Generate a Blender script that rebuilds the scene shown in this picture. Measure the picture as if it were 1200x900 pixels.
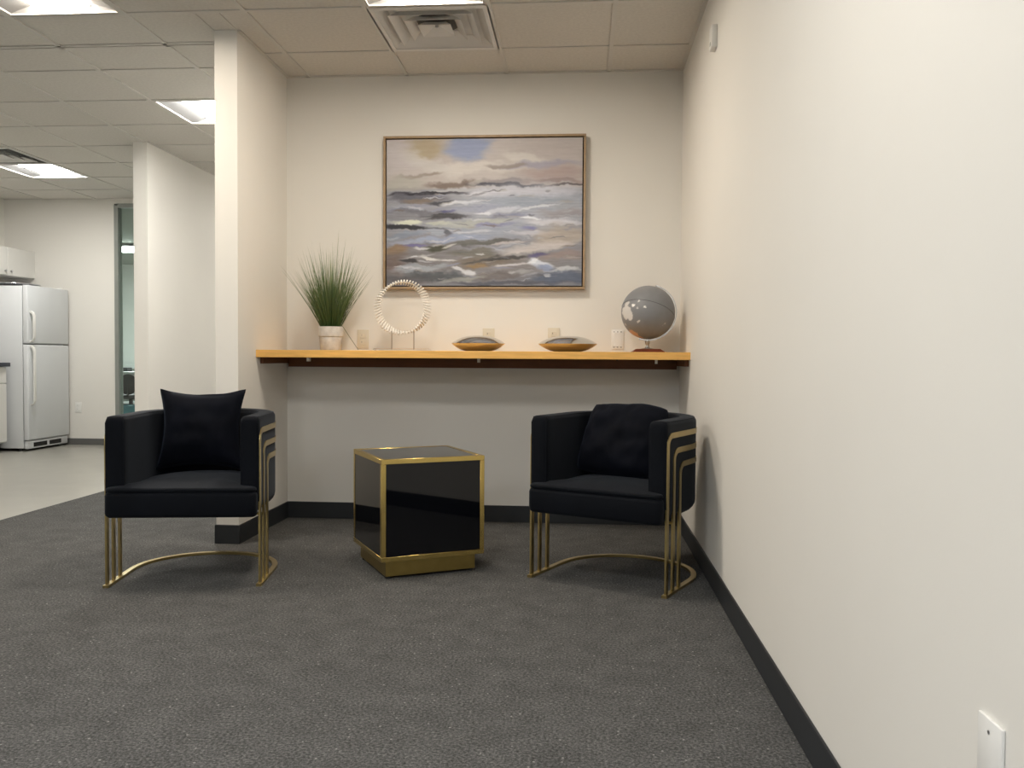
import bpy, bmesh, math, random
import numpy as np
from mathutils import Vector, Matrix, noise

for o in list(bpy.data.objects):
    bpy.data.objects.remove(o, do_unlink=True)
scene = bpy.context.scene
COL = scene.collection
PI = math.pi

# ------------------------------------------------------------------ camera
F_PX, YAW, PITCH, ROLL, EYE = 1020.6, 0.0790, 0.0317, 0.0066, 1.012
cam_d = bpy.data.cameras.new('camera')
cam_d.sensor_width = 36.0
cam_d.lens = F_PX / 1200.0 * 36.0
cam_d.clip_start = 0.05
cam = bpy.data.objects.new('camera', cam_d)
COL.objects.link(cam)
fwd = Vector((-math.sin(YAW) * math.cos(PITCH), math.cos(YAW) * math.cos(PITCH), -math.sin(PITCH)))
rgt = Vector((math.cos(YAW), math.sin(YAW), 0))
upv = rgt.cross(fwd)
r2 = math.cos(ROLL) * rgt + math.sin(ROLL) * upv
u2 = -math.sin(ROLL) * rgt + math.cos(ROLL) * upv
M3 = Matrix((r2, u2, -fwd)).transposed()
cam.matrix_world = Matrix.Translation((0, 0, EYE)) @ M3.to_4x4()
scene.camera = cam

# ------------------------------------------------------------------ world, exposure
world = bpy.data.worlds.new('world')
scene.world = world
world.use_nodes = True
world.node_tree.nodes['Background'].inputs[0].default_value = (0.6, 0.65, 0.7, 1)
world.node_tree.nodes['Background'].inputs[1].default_value = 0.05
vs = scene.view_settings
vs.view_transform = 'Standard'
vs.look = 'None'
vs.exposure = 0.0
vs.gamma = 1.0
vs.use_curve_mapping = False
LAMP = 78.0                       # emission of the ceiling light lenses
LAMP_COL = (1.0, 0.89, 0.75)            # over the alcove
LAMP_COL_ROOM = (1.0, 0.97, 0.91)       # the rest of the room
LAMP_COL_COOL = (0.93, 0.97, 1.0)       # behind the camera, with a farthest row added as low fill

# ------------------------------------------------------------------ dimensions
H = 2.71            # ceiling
D = 5.275           # alcove back wall
XR = 0.587          # right wall
XL = -1.817         # alcove face of wing wall
XP = -1.940         # outer face of wing wall
YP = 4.50           # front end of wing wall
T = 0.6096          # ceiling grid
GX = 0.1488         # a grid line in X
GY = 4.8567         # a grid line in Y (front zone)
GY2 = 5.08          # a grid line in Y (rear zone)
YS = 4.68           # seam between ceiling zones
KX = -6.40          # kitchen left wall
KY = 9.25           # kitchen back wall
CY = 11.2           # end of the corridor
YB = -6.3           # wall behind the camera
BH = 0.1016


# ------------------------------------------------------------------ materials
def srgb(r, g, b):
    def c(v):
        v /= 255.0
        return v / 12.92 if v <= 0.04045 else ((v + 0.055) / 1.055) ** 2.4
    return (c(r), c(g), c(b))


MATS = {}


def mat(name, col, rough=0.5, metal=0.0, var=0.0, vscale=8.0, bump=0.0, bscale=200.0, detail=3.0,
        sheen=0.0, coat=0.0, spec=0.5, stretch=None, emit=None, estr=0.0, trans=0.0, ior=1.45, sheen_col=None,
        dist=0.001):
    m = bpy.data.materials.new(name)
    m.use_nodes = True
    nt = m.node_tree
    b = nt.nodes['Principled BSDF']
    b.inputs['Base Color'].default_value = (*col, 1)
    b.inputs['Roughness'].default_value = rough
    b.inputs['Metallic'].default_value = metal
    b.inputs['Specular IOR Level'].default_value = spec
    b.inputs['IOR'].default_value = ior
    b.inputs['Transmission Weight'].default_value = trans
    b.inputs['Sheen Weight'].default_value = sheen
    if sheen:
        b.inputs['Sheen Roughness'].default_value = 0.4
        if sheen_col:
            b.inputs['Sheen Tint'].default_value = (*sheen_col, 1)
    b.inputs['Coat Weight'].default_value = coat
    if emit:
        b.inputs['Emission Color'].default_value = (*emit, 1)
        b.inputs['Emission Strength'].default_value = estr
    tc = nt.nodes.new('ShaderNodeTexCoord')
    mp = nt.nodes.new('ShaderNodeMapping')
    nt.links.new(tc.outputs['Object'], mp.inputs['Vector'])
    if stretch:
        mp.inputs['Scale'].default_value = stretch
    if var:
        n = nt.nodes.new('ShaderNodeTexNoise')
        n.inputs['Scale'].default_value = vscale
        n.inputs['Detail'].default_value = detail
        nt.links.new(mp.outputs['Vector'], n.inputs['Vector'])
        r = nt.nodes.new('ShaderNodeValToRGB')
        r.color_ramp.elements[0].position = 0.3
        r.color_ramp.elements[1].position = 0.7
        lo = [max(0, c * (1 - var)) for c in col]
        hi = [min(1, c * (1 + var)) for c in col]
        r.color_ramp.elements[0].color = (*lo, 1)
        r.color_ramp.elements[1].color = (*hi, 1)
        nt.links.new(n.outputs['Fac'], r.inputs['Fac'])
        nt.links.new(r.outputs['Color'], b.inputs['Base Color'])
    if bump:
        n2 = nt.nodes.new('ShaderNodeTexNoise')
        n2.inputs['Scale'].default_value = bscale
        n2.inputs['Detail'].default_value = 2.0
        nt.links.new(tc.outputs['Object'], n2.inputs['Vector'])
        bp = nt.nodes.new('ShaderNodeBump')
        bp.inputs['Strength'].default_value = bump
        bp.inputs['Distance'].default_value = dist
        nt.links.new(n2.outputs['Fac'], bp.inputs['Height'])
        nt.links.new(bp.outputs['Normal'], b.inputs['Normal'])
    MATS[name] = m
    return m


mat('wall_paint', (0.79, 0.77, 0.725), 0.6, var=0.012, vscale=1.5, bump=0.10, bscale=260, spec=0.3)
mat('ceiling_tile', (0.66, 0.635, 0.59), 0.9, var=0.05, vscale=60, bump=0.3, bscale=180, spec=0.2)
mat('grid_white', (0.62, 0.60, 0.56), 0.5, var=0.02, vscale=3)
mat('plenum', (0.06, 0.055, 0.05), 0.9, var=0.05)
mat('rubber_base', (0.022, 0.025, 0.029), 0.45, var=0.08, vscale=6)
mat('rubber_base_grey', (0.12, 0.12, 0.115), 0.5, var=0.05, vscale=6)
mat('vinyl', (0.35, 0.34, 0.305), 0.28, var=0.05, vscale=5, detail=6)
mat('shelf_wood', (0.80, 0.455, 0.125), 0.38, var=0.10, vscale=14, stretch=(0.6, 6, 6), detail=6)
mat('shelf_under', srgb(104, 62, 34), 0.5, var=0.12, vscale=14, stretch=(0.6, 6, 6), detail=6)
mat('velvet', (0.0034, 0.0044, 0.0070), 0.75, var=0.25, vscale=5, bump=0.25, bscale=420, sheen=0.11,
    sheen_col=(0.60, 0.68, 0.80), spec=0.12)
mat('velvet_pillow', (0.0022, 0.0030, 0.0062), 0.8, var=0.3, vscale=7, bump=0.25, bscale=420, sheen=0.06,
    sheen_col=(0.45, 0.58, 0.85), spec=0.10)
mat('brass', (0.50, 0.385, 0.17), 0.30, 1.0, var=0.06, vscale=20)
mat('brass_bright', (0.66, 0.50, 0.17), 0.27, 1.0, var=0.04, vscale=20)
mat('brass_dark', (0.40, 0.30, 0.10), 0.36, 1.0, var=0.05, vscale=20)
mat('black_glass', (0.0022, 0.0026, 0.0042), 0.03, var=0.15, vscale=60, spec=0.55)
mat('foot_black', (0.02, 0.02, 0.02), 0.6, var=0.05)
mat('frame_oak', srgb(160, 136, 106), 0.5, var=0.10, vscale=30, stretch=(1, 1, 1))
mat('frame_gap', (0.02, 0.014, 0.01), 0.8, var=0.05)
mat('white_plastic', (0.82, 0.815, 0.79), 0.35, var=0.015, vscale=4)
mat('ivory_plastic', (0.68, 0.62, 0.50), 0.4, var=0.015, vscale=4)
mat('dark_slot', (0.015, 0.015, 0.015), 0.7, var=0.05)
mat('fridge_white', (0.66, 0.68, 0.70), 0.32, var=0.012, vscale=3, bump=0.05, bscale=300)
mat('fridge_gap', (0.16, 0.16, 0.16), 0.6, var=0.05)
mat('cabinet_white', (0.68, 0.67, 0.64), 0.45, var=0.01, vscale=3)
mat('countertop', (0.012, 0.016, 0.032), 0.3, var=0.3, vscale=90)
mat('steel', (0.55, 0.55, 0.56), 0.28, 1.0, var=0.05, vscale=10)
mat('chrome', (0.70, 0.70, 0.71), 0.10, 1.0, var=0.02, vscale=10)
mat('alu_frame', (0.33, 0.35, 0.33), 0.4, 0.6, var=0.04, vscale=6)
mat('bowl_metal', (0.62, 0.60, 0.57), 0.10, 1.0, var=0.03, vscale=12)
mat('slat_white', (0.80, 0.77, 0.71), 0.5, var=0.04, vscale=40)
mat('pin_metal', (0.42, 0.36, 0.30), 0.35, 1.0, var=0.05)
mat('acrylic', (0.97, 0.97, 0.97), 0.02, trans=1.0, ior=1.15, spec=0.2, var=0.005)
mat('pot_white', (0.60, 0.585, 0.56), 0.7, var=0.16, vscale=26, bump=0.5, bscale=60, dist=0.003)
mat('soil', (0.045, 0.035, 0.02), 0.9, var=0.3, vscale=60)
mat('globe_base_wood', srgb(104, 52, 34), 0.4, var=0.15, vscale=30)
mat('globe_metal', (0.42, 0.41, 0.39), 0.3, 1.0, var=0.05)
mat('globe_line', (0.035, 0.035, 0.04), 0.6, var=0.05)
mat('troffer_white', (0.30, 0.30, 0.30), 0.5, var=0.01)
mat('diffuser_white', (0.72, 0.71, 0.69), 0.45, var=0.02)
mat('duct_dark', (0.10, 0.10, 0.095), 0.7, var=0.1)
mat('office_wall', (0.70, 0.72, 0.69), 0.7, var=0.01)
mat('office_ceiling', (0.30, 0.32, 0.29), 0.9, var=0.02)
mat('desk_white', (0.55, 0.58, 0.58), 0.5, var=0.02)
mat('chair_black', (0.02, 0.02, 0.022), 0.6, var=0.1)
mat('bin_blue', (0.10, 0.30, 0.36), 0.5, var=0.05)
mat('lens', (0.85, 0.85, 0.85), 0.5, var=0.005, emit=LAMP_COL, estr=LAMP * 0.80)
mat('lens_room', (0.85, 0.85, 0.85), 0.5, var=0.005, emit=LAMP_COL_ROOM, estr=LAMP)
mat('lens_office', (0.85, 0.85, 0.85), 0.5, var=0.005, emit=(0.95, 1.0, 0.97), estr=75.0)
mat('lens_cool', (0.85, 0.85, 0.85), 0.5, var=0.005, emit=LAMP_COL_COOL, estr=LAMP)


def carpet_material():
    m = bpy.data.materials.new('carpet')
    m.use_nodes = True
    nt = m.node_tree
    b = nt.nodes['Principled BSDF']
    b.inputs['Roughness'].default_value = 0.95
    b.inputs['Specular IOR Level'].default_value = 0.1
    tc = nt.nodes.new('ShaderNodeTexCoord')

    def nz(scale, detail=2.0, rough=0.5):
        n = nt.nodes.new('ShaderNodeTexNoise')
        n.inputs['Scale'].default_value = scale
        n.inputs['Detail'].default_value = detail
        n.inputs['Roughness'].default_value = rough
        nt.links.new(tc.outputs['Object'], n.inputs['Vector'])
        return n

    def ramp(n, stops):
        r = nt.nodes.new('ShaderNodeValToRGB')
        e = r.color_ramp.elements
        e[0].position, e[0].color = stops[0][0], (*stops[0][1], 1)
        e[1].position, e[1].color = stops[-1][0], (*stops[-1][1], 1)
        for p, c in stops[1:-1]:
            x = e.new(p)
            x.color = (*c, 1)
        nt.links.new(n.outputs['Fac'], r.inputs['Fac'])
        return r
    loops = ramp(nz(120, 3, 0.75), [(0.30, (0.026, 0.026, 0.026)), (0.5, (0.084, 0.084, 0.083)), (0.70, (0.185, 0.183, 0.180))])
    broad = ramp(nz(9, 3), [(0.3, (0.86, 0.86, 0.86)), (0.7, (1.12, 1.12, 1.12))])
    vor = nt.nodes.new('ShaderNodeTexVoronoi')
    vor.inputs['Scale'].default_value = 26.0
    nt.links.new(tc.outputs['Object'], vor.inputs['Vector'])
    fl = nt.nodes.new('ShaderNodeMath')
    fl.operation = 'LESS_THAN'
    fl.inputs[1].default_value = 0.085
    nt.links.new(vor.outputs['Distance'], fl.inputs[0])
    mx = nt.nodes.new('ShaderNodeMix')
    mx.data_type = 'RGBA'
    mx.blend_type = 'MULTIPLY'
    mx.inputs[0].default_value = 1.0
    nt.links.new(loops.outputs['Color'], mx.inputs[6])
    nt.links.new(broad.outputs['Color'], mx.inputs[7])
    mx2 = nt.nodes.new('ShaderNodeMix')
    mx2.data_type = 'RGBA'
    mx2.inputs[7].default_value = (0.26, 0.255, 0.25, 1)
    nt.links.new(fl.outputs[0], mx2.inputs[0])
    nt.links.new(mx.outputs[2], mx2.inputs[6])
    nt.links.new(mx2.outputs[2], b.inputs['Base Color'])
    bp = nt.nodes.new('ShaderNodeBump')
    bp.inputs['Strength'].default_value = 0.6
    bp.inputs['Distance'].default_value = 0.004
    n3 = nz(210, 2)
    nt.links.new(n3.outputs['Fac'], bp.inputs['Height'])
    nt.links.new(bp.outputs['Normal'], b.inputs['Normal'])
    MATS['carpet'] = m


carpet_material()


def attr_material(name, rough, bump=0.0, spec=0.3):
    m = bpy.data.materials.new(name)
    m.use_nodes = True
    nt = m.node_tree
    b = nt.nodes['Principled BSDF']
    b.inputs['Roughness'].default_value = rough
    b.inputs['Specular IOR Level'].default_value = spec
    a = nt.nodes.new('ShaderNodeAttribute')
    a.attribute_name = 'Col'
    nt.links.new(a.outputs['Color'], b.inputs['Base Color'])
    if bump:
        tc = nt.nodes.new('ShaderNodeTexCoord')
        mp = nt.nodes.new('ShaderNodeMapping')
        mp.inputs['Scale'].default_value = (25, 25, 120)
        n = nt.nodes.new('ShaderNodeTexNoise')
        n.inputs['Scale'].default_value = 1.0
        n.inputs['Detail'].default_value = 4.0
        nt.links.new(tc.outputs['Object'], mp.inputs['Vector'])
        nt.links.new(mp.outputs['Vector'], n.inputs['Vector'])
        bp = nt.nodes.new('ShaderNodeBump')
        bp.inputs['Strength'].default_value = bump
        bp.inputs['Distance'].default_value = 0.002
        nt.links.new(n.outputs['Fac'], bp.inputs['Height'])
        nt.links.new(bp.outputs['Normal'], b.inputs['Normal'])
    MATS[name] = m


attr_material('canvas_paint', 0.55, 0.35)
attr_material('globe_print', 0.42)
attr_material('grass_blade', 0.5)


# ------------------------------------------------------------------ mesh helpers
class MB:
    """collects geometry for ONE mesh object"""
    def __init__(self):
        self.v = []
        self.f = []
        self.c = []          # optional vertex colours

    def add(self, verts, faces):
        k = len(self.v)
        self.v.extend([tuple(p) for p in verts])
        self.f.extend([tuple(i + k for i in f) for f in faces])

    def box(self, x0, x1, y0, y1, z0, z1):
        self.add([(x0, y0, z0), (x1, y0, z0), (x1, y1, z0), (x0, y1, z0),
                  (x0, y0, z1), (x1, y0, z1), (x1, y1, z1), (x0, y1, z1)],
                 [(3, 2, 1, 0), (4, 5, 6, 7), (0, 1, 5, 4), (1, 2, 6, 5), (2, 3, 7, 6), (3, 0, 4, 7)])
        return self

    def rbox(self, x0, x1, y0, y1, z0, z1, r=0.004, seg=2):
        bm = bmesh.new()
        bmesh.ops.create_cube(bm, size=1.0)
        for v in bm.verts:
            v.co = Vector(((x0 + x1) / 2 + v.co.x * (x1 - x0), (y0 + y1) / 2 + v.co.y * (y1 - y0),
                           (z0 + z1) / 2 + v.co.z * (z1 - z0)))
        bmesh.ops.bevel(bm, geom=list(bm.edges), offset=r, segments=seg, profile=0.5, affect='EDGES')
        bm.verts.index_update()
        self.add([v.co[:] for v in bm.verts], [[v.index for v in f.verts] for f in bm.faces])
        bm.free()
        return self

    def lathe(self, prof, n=32, cx=0, cy=0, cz=0):
        k = len(prof)
        vs = []
        for i in range(n):
            a = 2 * PI * i / n
            for r, z in prof:
                vs.append((cx + r * math.cos(a), cy + r * math.sin(a), cz + z))
        fs = []
        for i in range(n):
            j = (i + 1) % n
            for q in range(k - 1):
                fs.append((i * k + q, j * k + q, j * k + q + 1, i * k + q + 1))
        if prof[0][0] > 1e-6:
            fs.append(tuple(i * k for i in range(n))[::-1])
        if prof[-1][0] > 1e-6:
            fs.append(tuple(i * k + k - 1 for i in range(n)))
        self.add(vs, fs)
        return self

    def sweep(self, frames, sect, closed=False, caps=True):
        """frames: list of (pos, A, B); sect: list of (a,b)"""
        k = len(sect)
        vs = []
        for p, A, B in frames:
            for a, b in sect:
                vs.append(tuple(p + A * a + B * b))
        n = len(frames)
        fs = []
        for i in range(n if closed else n - 1):
            j = (i + 1) % n
            for q in range(k):
                w = (q + 1) % k
                fs.append((i * k + q, j * k + q, j * k + w, i * k + w))
        if caps and not closed:
            fs.append(tuple(range(k)))
            fs.append(tuple((n - 1) * k + q for q in range(k))[::-1])
        self.add(vs, fs)
        return self

    def tube(self, pts, r, n=10, closed=False):
        pts = [Vector(p) for p in pts]
        fr = []
        prev = None
        for i, p in enumerate(pts):
            if closed:
                t = pts[(i + 1) % len(pts)] - pts[i - 1]
            else:
                t = pts[min(i + 1, len(pts) - 1)] - pts[max(i - 1, 0)]
            t.normalize()
            if prev is None:
                prev = Vector((0, 0, 1)) if abs(t.z) < 0.9 else Vector((1, 0, 0))
            A = (prev - t * prev.dot(t)).normalized()
            prev = A
            fr.append((p, A, t.cross(A)))
        self.sweep(fr, [(r * math.cos(2 * PI * i / n), r * math.sin(2 * PI * i / n)) for i in range(n)], closed)
        return self

    def mesh(self, name, m, smooth=None):
        me = bpy.data.meshes.new(name)
        me.from_pydata(self.v, [], self.f)
        bm = bmesh.new()
        bm.from_mesh(me)
        bmesh.ops.recalc_face_normals(bm, faces=bm.faces)
        bm.to_mesh(me)
        bm.free()
        if self.c:
            ca = me.color_attributes.new('Col', 'FLOAT_COLOR', 'POINT')
            ca.data.foreach_set('color', np.array(self.c, dtype=np.float32).ravel())
        if smooth is not None:
            me.shade_smooth()
            me.set_sharp_from_angle(angle=math.radians(smooth))
        me.materials.append(MATS[m])
        return me

    def build(self, name, m, parent=None, smooth=None):
        return link(name, self.mesh(name, m, smooth), parent)


def link(name, me, parent=None, loc=None, rot=None):
    o = bpy.data.objects.new(name, me)
    COL.objects.link(o)
    if parent:
        o.parent = parent
    if loc is not None:
        o.location = loc
    if rot is not None:
        o.rotation_euler = rot
    return o


def tag(o, label, cat, group=None, kind=None):
    o['label'] = label
    o['category'] = cat
    if group:
        o['group'] = group
    if kind:
        o['kind'] = kind
    return o


def thing(name, label, cat, loc=(0, 0, 0), rz=0.0, group=None):
    o = link(name, None, None, loc, (0, 0, rz))
    o.empty_display_size = 0.1
    return tag(o, label, cat, group)


def struct(o, label=None):
    o['kind'] = 'structure'
    if label:
        o['label'] = label
    return o


def copy_tree(o, parent=None):
    c = o.copy()
    COL.objects.link(c)
    c.parent = parent
    for ch in list(o.children):
        copy_tree(ch, c)
    return c


def bx(name, m, parent, *dims, r=0.0, seg=2):
    b = MB()
    if r:
        b.rbox(*dims, r=r, seg=seg)
        return b.build(name, m, parent, smooth=40)
    b.box(*dims)
    return b.build(name, m, parent)


# ================================================================== SETTING
def wall(name, label, *dims, m='wall_paint'):
    return struct(bx(name, m, None, *dims), label)


# floors
struct(bx('floor', 'carpet', None, -3.50, XR + 0.1, YB, CY, -0.05, 0.0), 'dark grey loop carpet with pale flecks')
struct(bx('floor_vinyl', 'vinyl', None, KX - 0.1, -3.50, YB, 16.0, -0.05, 0.0), 'pale grey vinyl floor in the kitchen')
# walls
wall('wall_right', 'long plain off white wall on the right', XR, XR + 0.12, YB, D + 0.12, 0, H + 0.05)
wall('wall_back', 'off white wall at the back of the alcove', XP, XR, D, D + 0.12, 0, H + 0.05)
wall('wall_alcove_left', 'short off white wing wall beside the alcove', XP, XL, YP, D, 0, H + 0.05)
wall('wall_corridor_right', 'off white wall running on behind the wing wall', XP, XL, D + 0.12, CY, 0, H + 0.05)
wall('wall_corridor_left', 'off white partition wall with a free end', -3.605, -3.487, 6.79, CY, 0, H + 0.05)
wall('wall_kitchen_back', 'off white wall at the back of the kitchen', KX, -5.13, KY, KY + 0.12, 0, H + 0.05)
wall('wall_corridor_back', 'off white wall closing the corridor', -3.605, XL, CY, CY + 0.12, 0, H + 0.05)
wall('wall_left', 'off white wall on the kitchen side', KX - 0.12, KX, YB, KY + 0.12, 0, H + 0.05)
wall('wall_behind', 'off white wall behind the camera', KX - 0.12, XR + 0.12, YB - 0.12, YB, 0, H + 0.05)


# baseboards
def baseboard(name, m, *dims):
    o = bx(name, m, None, *dims, r=0.0025, seg=1)
    return struct(o)


bt = 0.008
baseboard('baseboard_right', 'rubber_base', XR - bt, XR, YB, D, 0, BH)
baseboard('baseboard_back', 'rubber_base', XL, XR - bt, D - bt, D, 0, BH)
b = MB()
b.rbox(XL, XL + bt, YP, D - bt, 0, BH, 0.0025, 1)
b.rbox(XP - bt, XL + bt, YP - bt, YP, 0, BH, 0.0025, 1)
b.rbox(XP - bt, XP, YP, KY, 0, BH, 0.0025, 1)
struct(b.build('baseboard_alcove_left', 'rubber_base', None, 40))
b = MB()
b.rbox(-3.487, -3.487 + bt, 6.79, KY, 0, BH, 0.0025, 1)
b.rbox(-3.605 - bt, -3.487 + bt, 6.79 - bt, 6.79, 0, BH, 0.0025, 1)
b.rbox(-3.605 - bt, -3.605, 6.79, KY, 0, BH, 0.0025, 1)
struct(b.build('baseboard_corridor_left', 'rubber_base_grey', None, 40))
baseboard('baseboard_kitchen_back', 'rubber_base_grey', KX, -5.13, KY - bt, KY, 0, 0.07)


# ---- ceiling: deck, tiles, runners
deck = struct(bx('ceiling', 'plenum', None, KX, XR, YB, CY, H + 0.045, H + 0.09), 'suspended ceiling of beige grey lay in tiles')
tile_cache = {}
rear = MB()


def tile(x0, x1, y0, y1):
    w, d = round(x1 - x0, 3), round(y1 - y0, 3)
    if w < 0.03 or d < 0.03:
        return
    if y1 < -0.2:                       # far behind the camera: joined
        rear.box(x0, x1, y0, y1, H + 0.006, H + 0.021)
        return
    if (w, d) not in tile_cache:
        tile_cache[(w, d)] = MB().box(-w / 2, w / 2, -d / 2, d / 2, 0, 0.015).mesh('tile', 'ceiling_tile')
    link('tile', tile_cache[(w, d)], deck, ((x0 + x1) / 2, (y0 + y1) / 2, H + 0.006))


xl_ = [GX - T * k for k in range(0, 12) if GX - T * k > KX + 0.05]
xs_all = sorted([KX] + xl_ + [XR])
ys_front = sorted([YB] + [GY - T * k for k in range(1, 20) if GY - T * k > YB + 0.05])   # up to 4.247
ys_front = [y for y in ys_front if y < YS]
ys_rear = [YS] + [GY2 + T * k for k in range(0, 7)] + [KY]
FIX = {}          # cells taken by lights or diffusers  (x index by left edge, y by near edge)


def key(x, y):
    return (round(x, 2), round(y, 2))


cA = GX - 2 * T        # -1.07  alcove column
cB = GX - 5 * T        # -2.90
cC = GX - 9 * T        # -5.34
rF = GY - 2 * T        # 3.637
LIGHTS = [(cA, rF, 'lens'), (cB, rF, 'lens'), (cB, GY2 + T, 'lens_room'), (cC, GY2 + 4 * T, 'lens_room'),
          (cA, rF - 4 * T, 'lens_room'), (cC, rF - 4 * T, 'lens_room'),
          (cA, rF - 8 * T, 'lens_cool'), (cB, rF - 8 * T, 'lens_cool'),
          (cA, rF - 12 * T, 'lens_cool'), (cB, rF - 12 * T, 'lens_cool'), (cB, GY2 + 7 * T, 'lens_room')]  # farthest cool row is unseen, added to brighten the wall under the shelf
VENTS = [(cA, GY - T), (cC, GY2 + 3 * T)]
for x, y, _ in LIGHTS:
    FIX[key(x, y)] = 1
for x, y in VENTS:
    FIX[key(x, y)] = 1


def zone(xs, ys):
    for i in range(len(xs) - 1):
        for j in range(len(ys) - 1):
            if key(xs[i], ys[j]) in FIX:
                continue
            tile(xs[i] + 0.002, xs[i + 1] - 0.002, ys[j] + 0.002, ys[j + 1] - 0.002)


xs_left = [x for x in xs_all if x < XP - 0.05] + [XP]
xs_alc = [XL] + [x for x in xs_all if x > XL + 0.05]
zone(xs_all, ys_front + [GY - T] if ys_front[-1] < GY - T - 0.01 else ys_front)
zone(xs_left, [GY - T, YS])
xs_mid = [XP] + [x for x in xs_all if x > XP + 0.05]
# strip in front of the alcove: from last front line to the wing wall end, then the alcove itself
zone(xs_alc, [GY - T, GY, D])
tile(XP + 0.002, XL - 0.002, GY - T + 0.002, YP - 0.002)
zone([x for x in xs_left], ys_rear)
zone([-3.487] + [x for x in xs_left if x > -3.4], [KY] + [GY2 + T * k for k in range(7, 10)] + [CY])

rear.build('rear_tiles', 'ceiling_tile', deck)['kind'] = 'stuff'


def runner(x0, x1, y0, y1, z0=H - 0.001, name='grid_runner', m='grid_white'):
    bx(name, m, deck, x0, x1, y0, y1, z0, H + 0.006)


g = 0.012
for x in xl_:
    runner(x - g, x + g, YB, (D if x > XL else YS - 0.008))
    if x < XP:
        runner(x - g, x + g, YS + 0.008, KY)
for y in ys_front[1:]:
    if y < -0.3:
        continue
    for i in range(len(xs_all) - 1):
        runner(xs_all[i] + g, xs_all[i + 1] - g, y - g, y + g, H)
for i in range(len(xs_alc) - 1):
    runner(xs_alc[i] + g, xs_alc[i + 1] - g, GY - g, GY + g, H)
for y in ys_rear[1:-1]:
    for i in range(len(xs_left) - 1):
        runner(xs_left[i] + g, xs_left[i + 1] - g, y - g, y + g, H)
# wall angles and the seam between the two zones
runner(XL, XR, D - 0.02, D, H - 0.001, 'wall_angle')
runner(XR - 0.02, XR, YB, D - 0.02, H - 0.001, 'wall_angle')
runner(XL, XL + 0.02, YP, D - 0.02, H - 0.001, 'wall_angle')
runner(KX, XP, YS - 0.026, YS - 0.007, H - 0.001, 'wall_angle')
runner(KX, XP, YS + 0.006, YS + 0.025, H - 0.001, 'wall_angle')
runner(KX, -3.605, KY - 0.02, KY, H - 0.001, 'wall_angle')
runner(-3.487, -3.467, 6.79, KY, H - 0.001, 'wall_angle')


# ---- recessed 2x2 lights
def make_light():
    t = thing('ceiling_light', '', 'light', (0, 0, 0))
    s = T / 2 - 0.004
    h0 = s - 0.022
    b = MB()      # trim frame
    for a in (-1, 1):
        b.box(-s, s, min(a * s, a * h0), max(a * s, a * h0), 0.0, 0.01)
        b.box(min(a * s, a * h0), max(a * s, a * h0), -h0, h0, 0.0, 0.01)
    b.build('frame', 'grid_white', t)
    b = MB()      # white reflector pan with sloped sides, open below
    q, z1 = 0.150, 0.040
    b.add([(-h0, -h0, 0.008), (h0, -h0, 0.008), (h0, h0, 0.008), (-h0, h0, 0.008),
           (-q, -h0 + .02, z1), (q, -h0 + .02, z1), (q, h0 - .02, z1), (-q, h0 - .02, z1)],
          [(0, 1, 5, 4), (1, 2, 6, 5), (2, 3, 7, 6), (3, 0, 4, 7), (4, 5, 6, 7)])
    b.build('reflector', 'troffer_white', t)
    b = MB()      # curved centre lens
    n, L = 14, h0 - 0.022
    vs, fs = [], []
    for j, y in enumerate((-L, L)):
        for i in range(n + 1):
            a = PI * i / n
            vs.append((-0.150 * math.cos(a), y, 0.040 - 0.030 * math.sin(a)))
    for i in range(n):
        fs.append((i, i + 1, n + 2 + i, n + 1 + i))
    fs.append(tuple(range(n + 1)))
    fs.append(tuple(range(n + 1, 2 * n + 2))[::-1])
    b.add(vs, fs)
    b.build('lens', 'lens', t, 40)
    for y in (-L - 0.004, L + 0.004):
        pts = [(-0.152 * math.cos(PI * i / n), y, 0.040 - 0.032 * math.sin(PI * i / n)) for i in range(n + 1)]
        MB().tube(pts, 0.003, 6).build('end_trim', 'troffer_white', t, 40)
    return t


LIGHT_LABELS = [
    'square recessed ceiling light beside the louvred air diffuser above the table',
    'square recessed ceiling light at the top left corner of the photo',
    'square recessed ceiling light partly hidden behind the wing wall',
    'square recessed ceiling light in front of the kitchen wall beside the dark vent',
    'ceiling light over the carpet, next in line in front of the table light',
    'ceiling light over the kitchen floor level with the camera',
    'ceiling light just behind the camera by the right wall',
    'ceiling light behind the camera over the middle of the room',
    'added unseen ceiling light at the far end behind the camera by the right wall, low fill for the alcove',
    'added unseen ceiling light at the far end behind the camera over the middle of the room, low fill for the alcove',
    'ceiling light deep in the corridor behind the wing wall']
l0 = make_light()
for i, (x, y, lm) in enumerate(LIGHTS):
    o = l0 if i == 0 else copy_tree(l0)
    o.location = (x + T / 2, y + T / 2, H)
    tag(o, LIGHT_LABELS[i], 'light', 'square recessed ceiling lights')
    if lm != 'lens':
        for ch in o.children:
            if ch.name.startswith('lens'):
                ch.data = ch.data.copy()
                ch.data.materials[0] = MATS[lm]


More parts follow.
